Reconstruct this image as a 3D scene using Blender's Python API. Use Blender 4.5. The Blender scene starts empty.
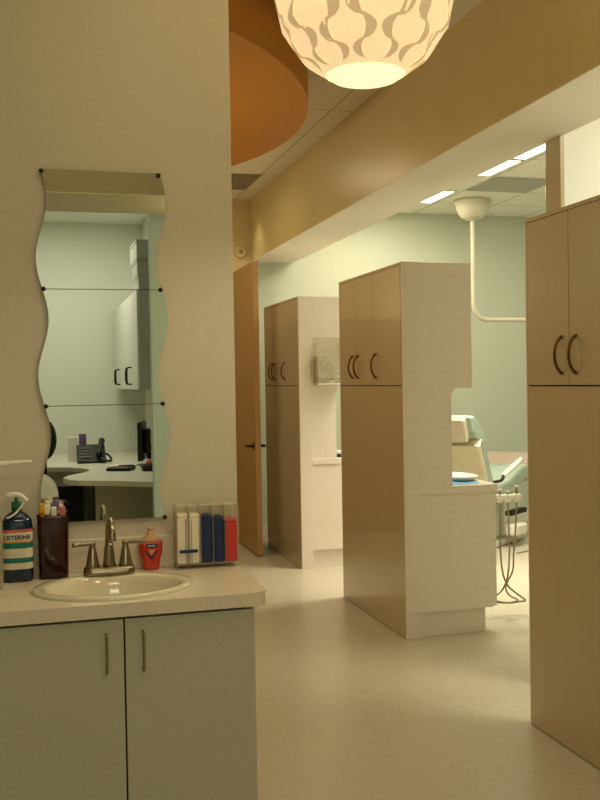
import bpy, bmesh, math, random
from mathutils import Vector, Matrix
random.seed(7)
PI = math.pi
C = bpy.context.scene.collection
SC = bpy.context.scene

# ------------------------------------------------------------------ materials
def lin(c):
    r = []
    for v in c:
        v = v / 255.0
        r.append(v / 12.92 if v <= 0.04045 else ((v + 0.055) / 1.055) ** 2.4)
    return (r[0], r[1], r[2], 1.0)

def mat(name, col, rough=0.5, metal=0.0, spec=0.5, noise=0.0, nscale=40, bump=0.0, bscale=200, coat=0.0,
        emit=None, estr=0.0, alpha=1.0, trans=0.0, ior=1.45):
    m = bpy.data.materials.new(name); m.use_nodes = True
    nt = m.node_tree; b = nt.nodes['Principled BSDF']
    L = lin(col)
    b.inputs['Base Color'].default_value = L
    b.inputs['Roughness'].default_value = rough
    b.inputs['Metallic'].default_value = metal
    b.inputs['Specular IOR Level'].default_value = spec
    b.inputs['Coat Weight'].default_value = coat
    b.inputs['Coat Roughness'].default_value = 0.03
    b.inputs['Alpha'].default_value = alpha
    b.inputs['Transmission Weight'].default_value = trans
    b.inputs['IOR'].default_value = ior
    tc = nt.nodes.new('ShaderNodeTexCoord')
    if noise > 0:
        n = nt.nodes.new('ShaderNodeTexNoise'); n.inputs['Scale'].default_value = nscale
        n.inputs['Detail'].default_value = 3
        nt.links.new(tc.outputs['Object'], n.inputs['Vector'])
        r = nt.nodes.new('ShaderNodeValToRGB')
        r.color_ramp.elements[0].position = 0.3; r.color_ramp.elements[1].position = 0.7
        r.color_ramp.elements[0].color = tuple(x * (1 - noise) for x in L[:3]) + (1,)
        r.color_ramp.elements[1].color = tuple(min(1, x * (1 + noise)) for x in L[:3]) + (1,)
        nt.links.new(n.outputs['Fac'], r.inputs['Fac'])
        nt.links.new(r.outputs['Color'], b.inputs['Base Color'])
    if bump > 0:
        n2 = nt.nodes.new('ShaderNodeTexNoise'); n2.inputs['Scale'].default_value = bscale
        nt.links.new(tc.outputs['Object'], n2.inputs['Vector'])
        bp = nt.nodes.new('ShaderNodeBump'); bp.inputs['Strength'].default_value = bump
        bp.inputs['Distance'].default_value = 0.002
        nt.links.new(n2.outputs['Fac'], bp.inputs['Height'])
        nt.links.new(bp.outputs['Normal'], b.inputs['Normal'])
    if emit is not None:
        b.inputs['Emission Color'].default_value = lin(emit)
        b.inputs['Emission Strength'].default_value = estr
    return m

def clear_mat(name, tint=(255, 255, 255), refl=0.12, body=0.0, bodycol=(235, 230, 215)):
    m = bpy.data.materials.new(name); m.use_nodes = True
    nt = m.node_tree; nt.nodes.clear()
    out = nt.nodes.new('ShaderNodeOutputMaterial')
    t = nt.nodes.new('ShaderNodeBsdfTransparent'); t.inputs['Color'].default_value = lin(tint)
    g = nt.nodes.new('ShaderNodeBsdfGlossy'); g.inputs['Roughness'].default_value = 0.08
    d = nt.nodes.new('ShaderNodeBsdfDiffuse'); d.inputs['Color'].default_value = lin(bodycol)
    m1 = nt.nodes.new('ShaderNodeMixShader'); m1.inputs[0].default_value = body
    m2 = nt.nodes.new('ShaderNodeMixShader'); m2.inputs[0].default_value = refl
    nt.links.new(t.outputs[0], m1.inputs[1]); nt.links.new(d.outputs[0], m1.inputs[2])
    nt.links.new(m1.outputs[0], m2.inputs[1]); nt.links.new(g.outputs[0], m2.inputs[2])
    nt.links.new(m2.outputs[0], out.inputs['Surface'])
    return m

def tile_mat(name, col, px, py, ox, oy, line=(120, 115, 95), w=0.012, rough=0.9):
    m = mat(name, col, rough, noise=0.06, nscale=60)
    nt = m.node_tree; b = nt.nodes['Principled BSDF']
    src = b.inputs['Base Color'].links[0].from_socket
    tc = nt.nodes.new('ShaderNodeTexCoord'); sp = nt.nodes.new('ShaderNodeSeparateXYZ')
    nt.links.new(tc.outputs['Object'], sp.inputs[0])
    def M(op, a, bb):
        n = nt.nodes.new('ShaderNodeMath'); n.operation = op
        for i, v in enumerate((a, bb)):
            if v is None: continue
            if isinstance(v, (int, float)): n.inputs[i].default_value = v
            else: nt.links.new(v, n.inputs[i])
        return n.outputs[0]
    def grid(s, p, o):
        f = M('FLOORED_MODULO', M('SUBTRACT', s, o - w / 2), p)
        return M('LESS_THAN', f, w)
    g = M('MAXIMUM', grid(sp.outputs['X'], px, ox), grid(sp.outputs['Y'], py, oy))
    mx = nt.nodes.new('ShaderNodeMixRGB'); nt.links.new(g, mx.inputs[0])
    nt.links.new(src, mx.inputs[1]); mx.inputs[2].default_value = lin(line)
    nt.links.new(mx.outputs[0], b.inputs['Base Color'])
    return m

def floor_mat():
    m = mat('vinyl_floor', (208, 200, 184), 0.28, spec=0.45)
    nt = m.node_tree; b = nt.nodes['Principled BSDF']
    tc = nt.nodes.new('ShaderNodeTexCoord')
    v = nt.nodes.new('ShaderNodeTexVoronoi'); v.inputs['Scale'].default_value = 160
    nt.links.new(tc.outputs['Object'], v.inputs['Vector'])
    n = nt.nodes.new('ShaderNodeTexNoise'); n.inputs['Scale'].default_value = 25; n.inputs['Detail'].default_value = 6
    nt.links.new(tc.outputs['Object'], n.inputs['Vector'])
    mx = nt.nodes.new('ShaderNodeMixRGB'); mx.inputs[0].default_value = 0.5
    nt.links.new(v.outputs['Color'], mx.inputs[1]); nt.links.new(n.outputs['Fac'], mx.inputs[2])
    bw = nt.nodes.new('ShaderNodeRGBToBW'); nt.links.new(mx.outputs[0], bw.inputs[0])
    r = nt.nodes.new('ShaderNodeValToRGB')
    r.color_ramp.elements[0].position = 0.3; r.color_ramp.elements[0].color = lin((182, 174, 153))
    r.color_ramp.elements[1].position = 0.65; r.color_ramp.elements[1].color = lin((198, 190, 171))
    nt.links.new(bw.outputs[0], r.inputs['Fac']); nt.links.new(r.outputs['Color'], b.inputs['Base Color'])
    return m

def wood_mat(name, c1, c2, rough, coat=0.0, spec=0.5):
    m = mat(name, c1, rough, spec=spec, coat=coat)
    nt = m.node_tree; b = nt.nodes['Principled BSDF']
    tc = nt.nodes.new('ShaderNodeTexCoord'); mp = nt.nodes.new('ShaderNodeMapping')
    mp.inputs['Scale'].default_value = (30, 30, 1.2)
    n = nt.nodes.new('ShaderNodeTexNoise'); n.inputs['Scale'].default_value = 2.0; n.inputs['Detail'].default_value = 6
    nt.links.new(tc.outputs['Object'], mp.inputs[0]); nt.links.new(mp.outputs[0], n.inputs['Vector'])
    r = nt.nodes.new('ShaderNodeValToRGB')
    r.color_ramp.elements[0].position = 0.35; r.color_ramp.elements[0].color = lin(c1)
    r.color_ramp.elements[1].position = 0.65; r.color_ramp.elements[1].color = lin(c2)
    nt.links.new(n.outputs['Fac'], r.inputs['Fac']); nt.links.new(r.outputs['Color'], b.inputs['Base Color'])
    return m

M = dict(
    wall=mat('cream_wall_paint', (214, 204, 182), 0.75, noise=0.015, bump=0.05, bscale=300),
    wall_green=mat('pale_green_wall_paint', (202, 212, 196), 0.8, noise=0.01),
    wall_white=mat('white_wall_paint', (226, 228, 216), 0.8, noise=0.01),
    tan=mat('tan_gloss_paint', (202, 182, 132), 0.33, spec=0.5, noise=0.03, nscale=3),
    beam=mat('beam_face_paint', (168, 156, 124), 0.5, noise=0.02, nscale=3),
    beamlow=mat('beam_underside_paint', (222, 206, 168), 0.6, noise=0.02, nscale=3),
    tanwall=mat('tan_wall_paint', (208, 184, 136), 0.55, noise=0.03, nscale=3),
    soffit=mat('soffit_white_paint', (244, 241, 228), 0.7, noise=0.01),
    floor=floor_mat(),
    ceil=tile_mat('ceiling_tile', (228, 220, 198), 0.66, 0.66, 1.905, 8.0, line=(184, 174, 150)),
    ceil_op=tile_mat('operatory_ceiling_tile', (238, 240, 230), 0.61, 0.61, 3.73, 7.93, line=(168, 170, 150)),
    lam=mat('cream_laminate', (230, 221, 208), 0.35, noise=0.02, nscale=25),
    brown=mat('brown_gloss_laminate', (184, 169, 134), 0.3, spec=0.4, noise=0.015, nscale=4, coat=1.0),
    door=wood_mat('brown_door_veneer', (150, 112, 64), (164, 125, 74), 0.3),
    dooredge=mat('door_edge', (190, 150, 100), 0.5, noise=0.03),
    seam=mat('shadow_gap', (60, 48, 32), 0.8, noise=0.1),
    bronze=mat('bronze_metal', (112, 78, 44), 0.3, metal=0.9, noise=0.05),
    nickel=mat('brushed_nickel', (152, 140, 114), 0.28, metal=1.0, noise=0.05),
    darkm=mat('dark_metal', (52, 44, 36), 0.45, metal=0.6, noise=0.05),
    vanity=mat('vanity_laminate', (192, 188, 166), 0.45, noise=0.02, nscale=90),
    counter=mat('speckled_countertop', (228, 215, 192), 0.3, noise=0.05, nscale=160),
    porcelain=mat('cream_porcelain', (230, 220, 192), 0.12, coat=0.5, noise=0.01),
    mirror=mat('mirror_glass', (226, 232, 222), 0.0, metal=1.0),
    glassedge=mat('mirror_edge', (120, 122, 98), 0.3, noise=0.05),
    orange=mat('orange_paint', (188, 122, 33), 0.6, noise=0.02, nscale=5),
    grille=mat('dark_grille', (146, 136, 118), 0.7, noise=0.08),
    grille2=mat('grey_return_panel', (172, 176, 162), 0.7, noise=0.04),
    light=mat('lit_diffuser', (255, 250, 230), 0.5, emit=(255, 246, 214), estr=9.0),
    white=mat('white_plastic', (238, 236, 224), 0.4, noise=0.01),
    offwhite=mat('offwhite_metal', (214, 212, 192), 0.4, noise=0.01),
    shade=mat('lamp_shade_film', (240, 222, 180), 0.5, emit=(255, 216, 162), estr=0.80),
    shade2=mat('lamp_shade_overlap', (200, 176, 136), 0.5, emit=(216, 180, 130), estr=0.62),
    shadebot=mat('lamp_shade_glow', (255, 240, 190), 0.5, emit=(255, 240, 186), estr=1.1),
    clear=clear_mat('clear_acrylic', (252, 252, 248), 0.04, 0.22, (240, 232, 214)),
    clearp=clear_mat('clear_plastic', (226, 222, 206), 0.08, 0.45, (214, 202, 174)),
    amber=clear_mat('smoky_brown_plastic', (188, 134, 112), 0.05, 0.12, (64, 34, 24)),
    teal=mat('teal_liquid', (8, 38, 62), 0.1, coat=0.4, noise=0.05),
    lblw=mat('label_white', (226, 214, 190), 0.4, noise=0.01),
    lblt=mat('label_teal', (20, 118, 110), 0.4, noise=0.03),
    lblr=mat('label_pink', (206, 110, 92), 0.4, noise=0.03),
    lbly=mat('label_yellow', (206, 160, 60), 0.4, noise=0.03),
    ink=mat('black_ink', (16, 14, 14), 0.5, noise=0.02),
    navy=mat('navy_plastic', (28, 46, 92), 0.4, noise=0.03),
    navy2=mat('dark_blue_label', (30, 36, 84), 0.4, noise=0.03),
    red=mat('red_plastic', (208, 64, 58), 0.35, noise=0.03),
    redsoap=mat('red_soap', (202, 54, 28), 0.12, coat=0.4, noise=0.04),
    pink=mat('pale_pink_plastic', (216, 160, 128), 0.3, noise=0.03),
    pack=mat('white_card', (242, 232, 210), 0.6, noise=0.02),
    yellow=mat('yellow_plastic', (214, 160, 40), 0.35, noise=0.05),
    purple=mat('purple_plastic', (120, 96, 138), 0.35, noise=0.05),
    pinkb=mat('pink_plastic', (206, 120, 110), 0.35, noise=0.05),
    blue=mat('light_blue_paper', (120, 190, 240), 0.6, noise=0.02),
    tray=mat('white_tray', (240, 240, 230), 0.25, noise=0.01),
    vinyl=mat('aqua_vinyl', (172, 190, 176), 0.3, noise=0.04, nscale=20),
    shell=mat('beige_plastic_cover', (208, 202, 178), 0.25, noise=0.08, nscale=9, bump=0.6, bscale=14),
    hose=mat('grey_hose', (150, 142, 112), 0.5, noise=0.05),
    pale=mat('pale_mauve_vinyl', (206, 190, 178), 0.4, noise=0.03),
    black=mat('black_plastic', (20, 18, 18), 0.4, noise=0.05),
    darkp=mat('dark_panel', (34, 28, 22), 0.6, noise=0.05),
    grey=mat('grey_box', (188, 192, 178), 0.6, noise=0.03),
    paleblue=mat('pale_blue_wall_paint', (206, 222, 216), 0.8, noise=0.01),
    panel=mat('grey_desk_panel', (186, 182, 158), 0.5, noise=0.02),
    phonegrey=mat('phone_keypad', (70, 70, 62), 0.4, noise=0.05),
    desk=mat('desk_laminate', (216, 214, 196), 0.4, noise=0.02),
    gmix=mat('glove_box_print', (166, 168, 142), 0.5, noise=0.6, nscale=38),
    green=mat('green_plastic', (30, 110, 80), 0.4, noise=0.03),
    cord=mat('white_cord', (230, 226, 214), 0.5, noise=0.02),
)

# ------------------------------------------------------------------ mesh helpers
class MB:
    """collects shapes given in world coordinates; build() links them as ONE mesh object"""
    def __init__(s): s.bm = bmesh.new(); s.mi = 0
    def _new(s, fs):
        for f in fs: f.material_index = s.mi
    def box(s, x0, x1, y0, y1, z0, z1, bev=0.0, seg=2, rot=None, piv=None):
        t = bmesh.new(); bmesh.ops.create_cube(t, size=1)
        for v in t.verts:
            v.co = Vector(((x0 + x1) / 2 + v.co.x * (x1 - x0), (y0 + y1) / 2 + v.co.y * (y1 - y0), (z0 + z1) / 2 + v.co.z * (z1 - z0)))
        if bev > 0: bmesh.ops.bevel(t, geom=t.edges[:], offset=bev, segments=seg, affect='EDGES', profile=0.5)
        if rot is not None:
            p = Vector(piv) if piv is not None else Vector(((x0 + x1) / 2, (y0 + y1) / 2, (z0 + z1) / 2))
            for v in t.verts: v.co = rot @ (v.co - p) + p
        s.merge(t); return s
    def merge(s, t, smooth=False):
        mp = [s.bm.verts.new(v.co) for v in t.verts]
        t.verts.index_update()
        for f in t.faces:
            try:
                nf = s.bm.faces.new([mp[v.index] for v in f.verts]); nf.material_index = s.mi; nf.smooth = smooth or f.smooth
            except ValueError: pass
        t.free()
    def prism(s, pts, axis, a, b, bev=0.0):
        """closed polygon of (u,v) extruded along axis 'x','y','z' from a to b"""
        t = bmesh.new()
        def P(u, v, w): return {'x': (w, u, v), 'y': (u, w, v), 'z': (u, v, w)}[axis]
        lo = [t.verts.new(P(u, v, a)) for u, v in pts]; hi = [t.verts.new(P(u, v, b)) for u, v in pts]
        n = len(pts)
        for i in range(n): t.faces.new((lo[i], lo[(i + 1) % n], hi[(i + 1) % n], hi[i]))
        t.faces.new(lo[::-1]); t.faces.new(hi)
        bmesh.ops.recalc_face_normals(t, faces=t.faces[:])
        if bev > 0:
            ed = [e for e in t.edges if len({round(getattr(v.co, axis), 5) for v in e.verts}) == 1]
            bmesh.ops.bevel(t, geom=ed, offset=bev, segments=2, affect='EDGES', profile=0.5)
        s.merge(t); return s
    def lathe(s, prof, c, n=32, axis='z', sx=1.0, sy=1.0, smooth=True, cap=True):
        """profile [(r, h)] around an axis through c; sx, sy squash the section"""
        t = bmesh.new(); rings = []
        for r, h in prof:
            ring = []
            for i in range(n):
                a = 2 * PI * i / n; p, q = r * math.cos(a) * sx, r * math.sin(a) * sy
                ring.append(t.verts.new({'z': (c[0] + p, c[1] + q, c[2] + h), 'y': (c[0] + p, c[1] + h, c[2] + q), 'x': (c[0] + h, c[1] + p, c[2] + q)}[axis]))
            rings.append(ring)
        for k in range(len(rings) - 1):
            for i in range(n):
                f = t.faces.new((rings[k][i], rings[k][(i + 1) % n], rings[k + 1][(i + 1) % n], rings[k + 1][i])); f.smooth = smooth
        if cap: t.faces.new(rings[0][::-1]); t.faces.new(rings[-1])
        bmesh.ops.recalc_face_normals(t, faces=t.faces[:])
        s.merge(t); return s
    def tube(s, pts, r, n=10, sm=4, closed=False):
        """round tube along a smoothed path; r may be a list per point"""
        P = [Vector(p) for p in pts]; R = r if isinstance(r, (list, tuple)) else [r] * len(P)
        Q, RR = [], []
        for i in range(len(P) - 1):
            p0, p1, p2, p3 = P[max(i - 1, 0)], P[i], P[i + 1], P[min(i + 2, len(P) - 1)]
            for k in range(sm):
                u = k / sm
                Q.append(0.5 * ((2 * p1) + (p2 - p0) * u + (2 * p0 - 5 * p1 + 4 * p2 - p3) * u * u + (3 * p1 - p0 - 3 * p2 + p3) * u ** 3))
                RR.append(R[i] * (1 - u) + R[i + 1] * u)
        Q.append(P[-1]); RR.append(R[-1])
        t = bmesh.new(); rings = []; up = None
        for i, q in enumerate(Q):
            d = (Q[min(i + 1, len(Q) - 1)] - Q[max(i - 1, 0)]).normalized()
            if up is None: up = Vector((0, 0, 1)) if abs(d.z) < 0.9 else Vector((1, 0, 0))
            a = d.cross(up)
            a = a.normalized() if a.length > 1e-6 else d.orthogonal().normalized()
            b = a.cross(d).normalized(); up = b
            rings.append([t.verts.new(q + RR[i] * (math.cos(2 * PI * k / n) * a + math.sin(2 * PI * k / n) * b)) for k in range(n)])
        for i in range(len(rings) - 1):
            for k in range(n):
                f = t.faces.new((rings[i][k], rings[i][(k + 1) % n], rings[i + 1][(k + 1) % n], rings[i + 1][k])); f.smooth = True
        t.faces.new(rings[0][::-1]); t.faces.new(rings[-1])
        bmesh.ops.recalc_face_normals(t, faces=t.faces[:])
        s.merge(t); return s
    def loft(s, sections, smooth=True):
        """sections: list of closed loops (equal counts) of 3-D points"""
        t = bmesh.new(); rings = [[t.verts.new(p) for p in sec] for sec in sections]; n = len(rings[0])
        for i in range(len(rings) - 1):
            for k in range(n):
                f = t.faces.new((rings[i][k], rings[i][(k + 1) % n], rings[i + 1][(k + 1) % n], rings[i + 1][k])); f.smooth = smooth
        t.faces.new(rings[0][::-1]); t.faces.new(rings[-1])
        bmesh.ops.recalc_face_normals(t, faces=t.faces[:])
        s.merge(t); return s
    def build(s, name, mats, parent=None, xf=None):
        me = bpy.data.meshes.new(name)
        o = bpy.data.objects.new(name, me); C.objects.link(o)
        off = Vector((0, 0, 0))
        if parent is not None:
            root = parent
            while root.parent is not None: root = root.parent
            off = Vector(root.location); o.parent = parent
        if xf is not None: s.bm.transform(xf)
        else: s.bm.transform(Matrix.Translation(-off))
        s.bm.to_mesh(me); s.bm.free()
        for m in (mats if isinstance(mats, (list, tuple)) else [mats]): me.materials.append(m)
        return o

def box(name, m, parent, *a, **k):
    return MB().box(*a, **k).build(name, m, parent)

def tag(o, label=None, cat=None, group=None, kind=None):
    if label: o['label'] = label
    if cat: o['category'] = cat
    if group: o['group'] = group
    if kind: o['kind'] = kind
    return o

def thing(name, loc, label, cat, group=None, kind=None):
    o = bpy.data.objects.new(name, None); C.objects.link(o); o.location = loc; o.empty_display_size = 0.05
    return tag(o, label, cat, group, kind)

def copy_tree(o, parent=None):
    c = o.copy(); C.objects.link(c)
    if parent is not None: c.parent = parent
    for ch in [x for x in bpy.data.objects if x.parent == o]: copy_tree(ch, c)
    return c

def struct(name, mb, m, label=None):
    o = mb.build(name, m); o['kind'] = 'structure'
    if label: o['label'] = label
    return o

def rrect(cx, cy, hx, hy, r, n=6):
    pts = []
    for (sx, sy, a0) in ((1, 1, 0), (-1, 1, 90), (-1, -1, 180), (1, -1, 270)):
        for k in range(n + 1):
            a = math.radians(a0 + 90 * k / n)
            pts.append((cx + sx * (hx - r) + r * math.cos(a), cy + sy * (hy - r) + r * math.sin(a)))
    return pts

def text_part(name, body, size, m, parent, place, extrude=0.0003):
    """lettering turned into a mesh; place maps (u, v, w) of the flat text to world"""
    cu = bpy.data.curves.new(name, 'FONT'); cu.body = body; cu.size = size; cu.align_x = 'CENTER'; cu.extrude = extrude
    cu.resolution_u = 3; cu.offset = 0.0005
    t = bpy.data.objects.new(name, cu); C.objects.link(t)
    bpy.context.view_layer.update()
    me = bpy.data.meshes.new_from_object(t.evaluated_get(bpy.context.evaluated_depsgraph_get()))
    C.objects.unlink(t); bpy.data.objects.remove(t); 
    root = parent
    while root.parent is not None: root = root.parent
    off = Vector(root.location)
    for v in me.vertices: v.co = Vector(place(*v.co)) - off
    me.name = name; me.materials.clear(); me.materials.append(m)
    o = bpy.data.objects.new(name, me); C.objects.link(o); o.parent = parent
    return o

# ------------------------------------------------------------------ key dimensions (metres)
XF = 2.051            # corridor face of cabinets and soffit
YV = 3.30             # vanity wall face
ZC = 3.25             # corridor ceiling
ZO = 3.17             # operatory ceiling
YE = 9.12             # end wall
XW = 0.679            # free end of vanity wall
YB = -4.2             # office back wall

# ------------------------------------------------------------------ setting
struct('floor', MB().box(-3.1, 6.6, -4.4, 9.3, -0.1, 0.0), M['floor'])
struct('ceiling', MB().box(-3.1, 2.06, 0.3, 9.3, ZC, ZC + 0.1), M['ceil'])
struct('ceiling_office', MB().box(-3.1, 2.06, -4.4, 0.3, ZC, ZC + 0.1), M['wall_white'])
struct('ceiling_right', MB().box(2.455, 6.6, -4.4, 9.3, ZO, ZO + 0.18), M['ceil_op'])
sf = MB().box(XF, 2.462, -4.3, YE, 2.655, ZC + 0.1); struct('wall_soffit', sf, M['tan'])
struct('trim_1', MB().box(XF + 0.0005, 2.4625, -4.29, YE, 2.65, 2.656), M['soffit'])
struct('wall_front', MB().box(-3.1, XW, YV, YV + 0.12, 0.0, ZC), M['wall'])
struct('wall_end', MB().box(-3.1, XF - 0.001, YE, YE + 0.12, 0.0, ZC), M['tanwall'])
struct('wall_back', MB().box(XF, 6.6, YE, YE + 0.12, 0.0, ZC), M['wall_green'])
struct('wall_left', MB().box(-3.12, -3.0, -4.3, YE, 0.0, ZC), M['wall'])
struct('wall_right', MB().box(6.5, 6.62, -4.3, YE, 0.0, ZC), M['wall_green'])
struct('wall_partition', MB().box(2.47, 6.5, 4.15, 4.26, 0.0, ZO), M['wall_white'])
struct('trim_2', MB().box(2.445, 2.469, 4.135, 4.275, 0.0, 2.649, bev=0.003), M['brown'])
struct('baseboard_back', MB().box(XF, 6.5, YE - 0.015, YE, 0.0, 0.13, bev=0.004), M['white'])
# office behind the camera, seen in the mirror
struct('wall_office', MB().box(-3.0, 6.5, YB - 0.12, YB, 0.0, ZC), M['wall_white'])
struct('wall_office_right', MB().box(1.2, 1.32, YB, -0.65, 0.0, ZC), M['wall_white'])
struct('wall_office_return', MB().box(0.85, 1.32, -0.65, -0.55, 0.0, ZC), M['paleblue'])
struct('wall_beam', MB().box(-3.0, XF, -0.05, 0.595, 2.655, ZC), M['beam'])
struct('trim_3', MB().box(-3.0, XF, -0.051, 0.5955, 2.65, 2.656), M['beamlow'])

# brown door standing open, parallel to the corridor
d = tag(MB().box(1.835, 1.883, 8.1, 9.05, 0.012, 2.53, bev=0.002).build('door_1', M['door']), kind='structure')
box('door_edge', M['dooredge'], d, 1.836, 1.882, 8.096, 8.1005, 0.014, 2.528)
for sx, x in ((-1, 1.835), (1, 1.883)):
    MB().lathe([(0.026, 0), (0.026, 0.01 * sx), (0.011, 0.012 * sx), (0.011, 0.05 * sx)], (x, 8.17, 0.948), 20, axis='x').build('handle_rosette', M['darkm'], d)
    MB().tube([(x + 0.05 * sx, 8.165, 0.948), (x + 0.055 * sx, 8.2, 0.948), (x + 0.052 * sx, 8.3, 0.946)], 0.009).build('lever_handle', M['darkm'], d)

# guessed closed door, added unseen so the glossy cabinets reflect brown
d2 = tag(MB().box(0.36, 1.26, YE - 0.045, YE - 0.001, 0.012, 2.10, bev=0.002).build('unseen_door', M['door']), kind='structure')
MB().lathe([(0.026, 0), (0.026, -0.01), (0.011, -0.012), (0.011, -0.05)], (0.43, YE - 0.045, 0.948), 20, axis='y').build('handle_rosette', M['darkm'], d2)
MB().tube([(0.425, YE - 0.095, 0.948), (0.46, YE - 0.1, 0.948), (0.56, YE - 0.097, 0.946)], 0.009).build('lever_handle', M['darkm'], d2)

# ------------------------------------------------------------------ tall divider cabinets
def tall_cabinet(y1, label, name='tall_cabinet'):
    """corridor cabinet whose far end is y1; 1.17 m long"""
    y0 = y1 - 1.175
    t = thing(name, (XF, y0, 0), label, 'cabinet', 'tall divider cabinets')
    # slab facing the corridor
    MB().box(XF + 0.0195, XF + 0.1, y0, y1, 0.0, 2.177, bev=0.002).box(XF + 0.001, XF + 0.0195, y0, y0 + 0.007, 0.0, 2.177).box(XF + 0.001, XF + 0.0195, y1 - 0.007, y1, 0.0, 2.177).build('end_pilaster', M['lam'], t)
    box('lower_panel', M['brown'], t, XF, XF + 0.02, y0 + 0.0075, y1 - 0.0075, 0.004, 1.462, bev=0.002)
    mb = MB(); mb.box(XF, XF + 0.02, y0 + 0.0075, y0 + 0.018, 1.462, 2.176); mb.box(XF, XF + 0.02, y1 - 0.018, y1 - 0.0075, 1.462, 2.176)
    mb.box(XF, XF + 0.02, y0 + 0.018, y1 - 0.018, 2.160, 2.176)
    mb.build('face_frame', M['brown'], t)
    box('shadow_gap', M['seam'], t, XF + 0.010, XF + 0.0195, y0 + 0.018, y1 - 0.018, 1.458, 2.161)
    spans = ((y1 - 0.022, y1 - 0.3475, -1), (y1 - 0.3525, y1 - 0.6845, 1), (y1 - 0.6895, y0 + 0.022, 1))
    for a, b, s in spans:
        dr = box('upper_door', M['brown'], t, XF - 0.001, XF + 0.016, b, a, 1.468, 2.157, bev=0.0003)
        yh = b + 0.05 if s < 0 else a - 0.05
        MB().tube([(XF + 0.002, yh, 1.515), (XF - 0.012, yh, 1.520), (XF - 0.03, yh, 1.55), (XF - 0.036, yh, 1.588),
                   (XF - 0.03, yh, 1.626), (XF - 0.012, yh, 1.656), (XF + 0.002, yh, 1.661)],
                  [0.007, 0.007, 0.006, 0.006, 0.006, 0.007, 0.007], sm=4).build('handle', M['bronze'], dr)
    # notched end panels and upper body on the treatment side
    xa = XF + 0.1; r = 0.045
    notch = [(xa, 0.876), (2.36, 0.876), (2.36, 1.444 - r)] + \
            [(2.36 + r - r * math.cos(k * PI / 12), 1.444 - r + r * math.sin(k * PI / 12)) for k in range(1, 7)] + \
            [(2.492, 1.444), (2.492, 2.175), (xa, 2.175)]
    for yy in (y0 + 0.016, y1 - 0.036):
        MB().prism(notch, 'y', yy, yy + 0.02).build('side_panel', M['lam'], t)
    mb = MB(); mb.box(xa, 2.47, y0 + 0.036, y1 - 0.036, 1.45, 2.17); mb.box(xa, xa + 0.015, y0 + 0.036, y1 - 0.036, 0.876, 1.45)
    mb.build('upper_body', M['lam'], t)
    for k in range(3):
        w = (1.175 - 0.04) / 3
        ya = y0 + 0.02 + k * w
        dr = box('inner_door', M['lam'], t, 2.471, 2.489, ya + 0.002, ya + w - 0.002, 1.452, 2.168)
    return t

def base_unit(y1, clabel, tlabel):
    y0 = y1 - 1.175; xa = XF + 0.101
    b = thing('base_cabinet', (xa, y0, 0), clabel, 'cabinet', 'base cabinets behind the divider slabs')
    box('carcass', M['lam'], b, xa, 2.606, y0 + 0.03, y1 - 0.03, 0.145, 0.828, bev=0.001)
    for yy in (y0 + 0.010, y1 - 0.03): box('side_panel', M['lam'], b, xa, 2.611, yy, yy + 0.02, 0.145, 0.828)
    box('toe_kick', M['lam'], b, xa, 2.568, y0 + 0.035, y1 - 0.06, 0.0, 0.145)
    zs = (0.15, 0.379, 0.539, 0.664, 0.826)
    for c in range(2):
        ya = y0 + 0.012 + c * 0.576
        for k in range(4):
            dr = box('drawer', M['lam'], b, 2.6115, 2.634, ya, ya + 0.573, zs[k] + 0.002, zs[k + 1] - 0.002, bev=0.002)
    c = MB().box(xa, 2.645, y0 + 0.002, y1 - 0.002, 0.829, 0.8755, bev=0.004).build('worktop', M['lam'])
    tag(c, tlabel, 'worktop', 'worktops on the base cabinets')

t1 = tall_cabinet(6.383, 'tall glossy brown cabinet in the middle of the row, with notched cream side')
base_unit(6.383, 'low cream drawer unit beside the open floor, with hoses hanging from its front', 'cream worktop carrying the white tray with blue paper')
def tall_copy(y1, label):
    c = copy_tree(t1); c.location.y = y1 - 1.175; c['label'] = label; return c
tall_copy(8.62, 'farthest tall brown cabinet, with a clear glove rack on its cream side')
base_unit(8.62, 'low cream base cabinet at the far tall cabinet, below the glove rack', 'cream worktop below the glove rack, with a small blue tub')
tall_copy(3.765, 'nearest tall brown cabinet at the right edge, two curved pulls side by side')

# ------------------------------------------------------------------ lights in the ceilings
def troffer(x0, y0, name='ceiling_light', label=None, w=0.58):
    t = thing(name, (x0, y0, ZO), label, 'ceiling light', 'square fluorescent ceiling lights')
    fr = MB()
    for a in ((x0, x0 + w, y0, y0 + 0.02), (x0, x0 + w, y0 + w - 0.02, y0 + w), (x0, x0 + 0.02, y0 + 0.02, y0 + w - 0.02), (x0 + w - 0.02, x0 + w, y0 + 0.02, y0 + w - 0.02)):
        fr.box(a[0], a[1], a[2], a[3], ZO - 0.008, ZO - 0.0005)
    fr.build('frame', M['offwhite'], t)
    box('diffuser', M['light'], t, x0 + 0.02, x0 + w - 0.02, y0 + 0.02, y0 + w - 0.02, ZO - 0.006, ZO - 0.001)
    return t
tr = troffer(3.10, 6.735, label='middle of the three lit ceiling panels, left of the grey return panel')
for x, y, l in ((3.10, 7.955, 'lit ceiling panel farthest away, left of the pole dome'),
                (3.10, 6.125, 'nearest lit ceiling panel, cut off by the brown post')):
    c = copy_tree(tr); c.location = (x, y, ZO); c['label'] = l
def area(name, loc, size, power, col, rot=(0, 0, 0), sy=None):
    l = bpy.data.lights.new(name, 'AREA'); l.energy = power; l.color = col; l.size = size
    if sy: l.shape = 'RECTANGLE'; l.size_y = sy
    o = bpy.data.objects.new(name, l); C.objects.link(o); o.location = loc; o.rotation_euler = rot
    return o
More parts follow.
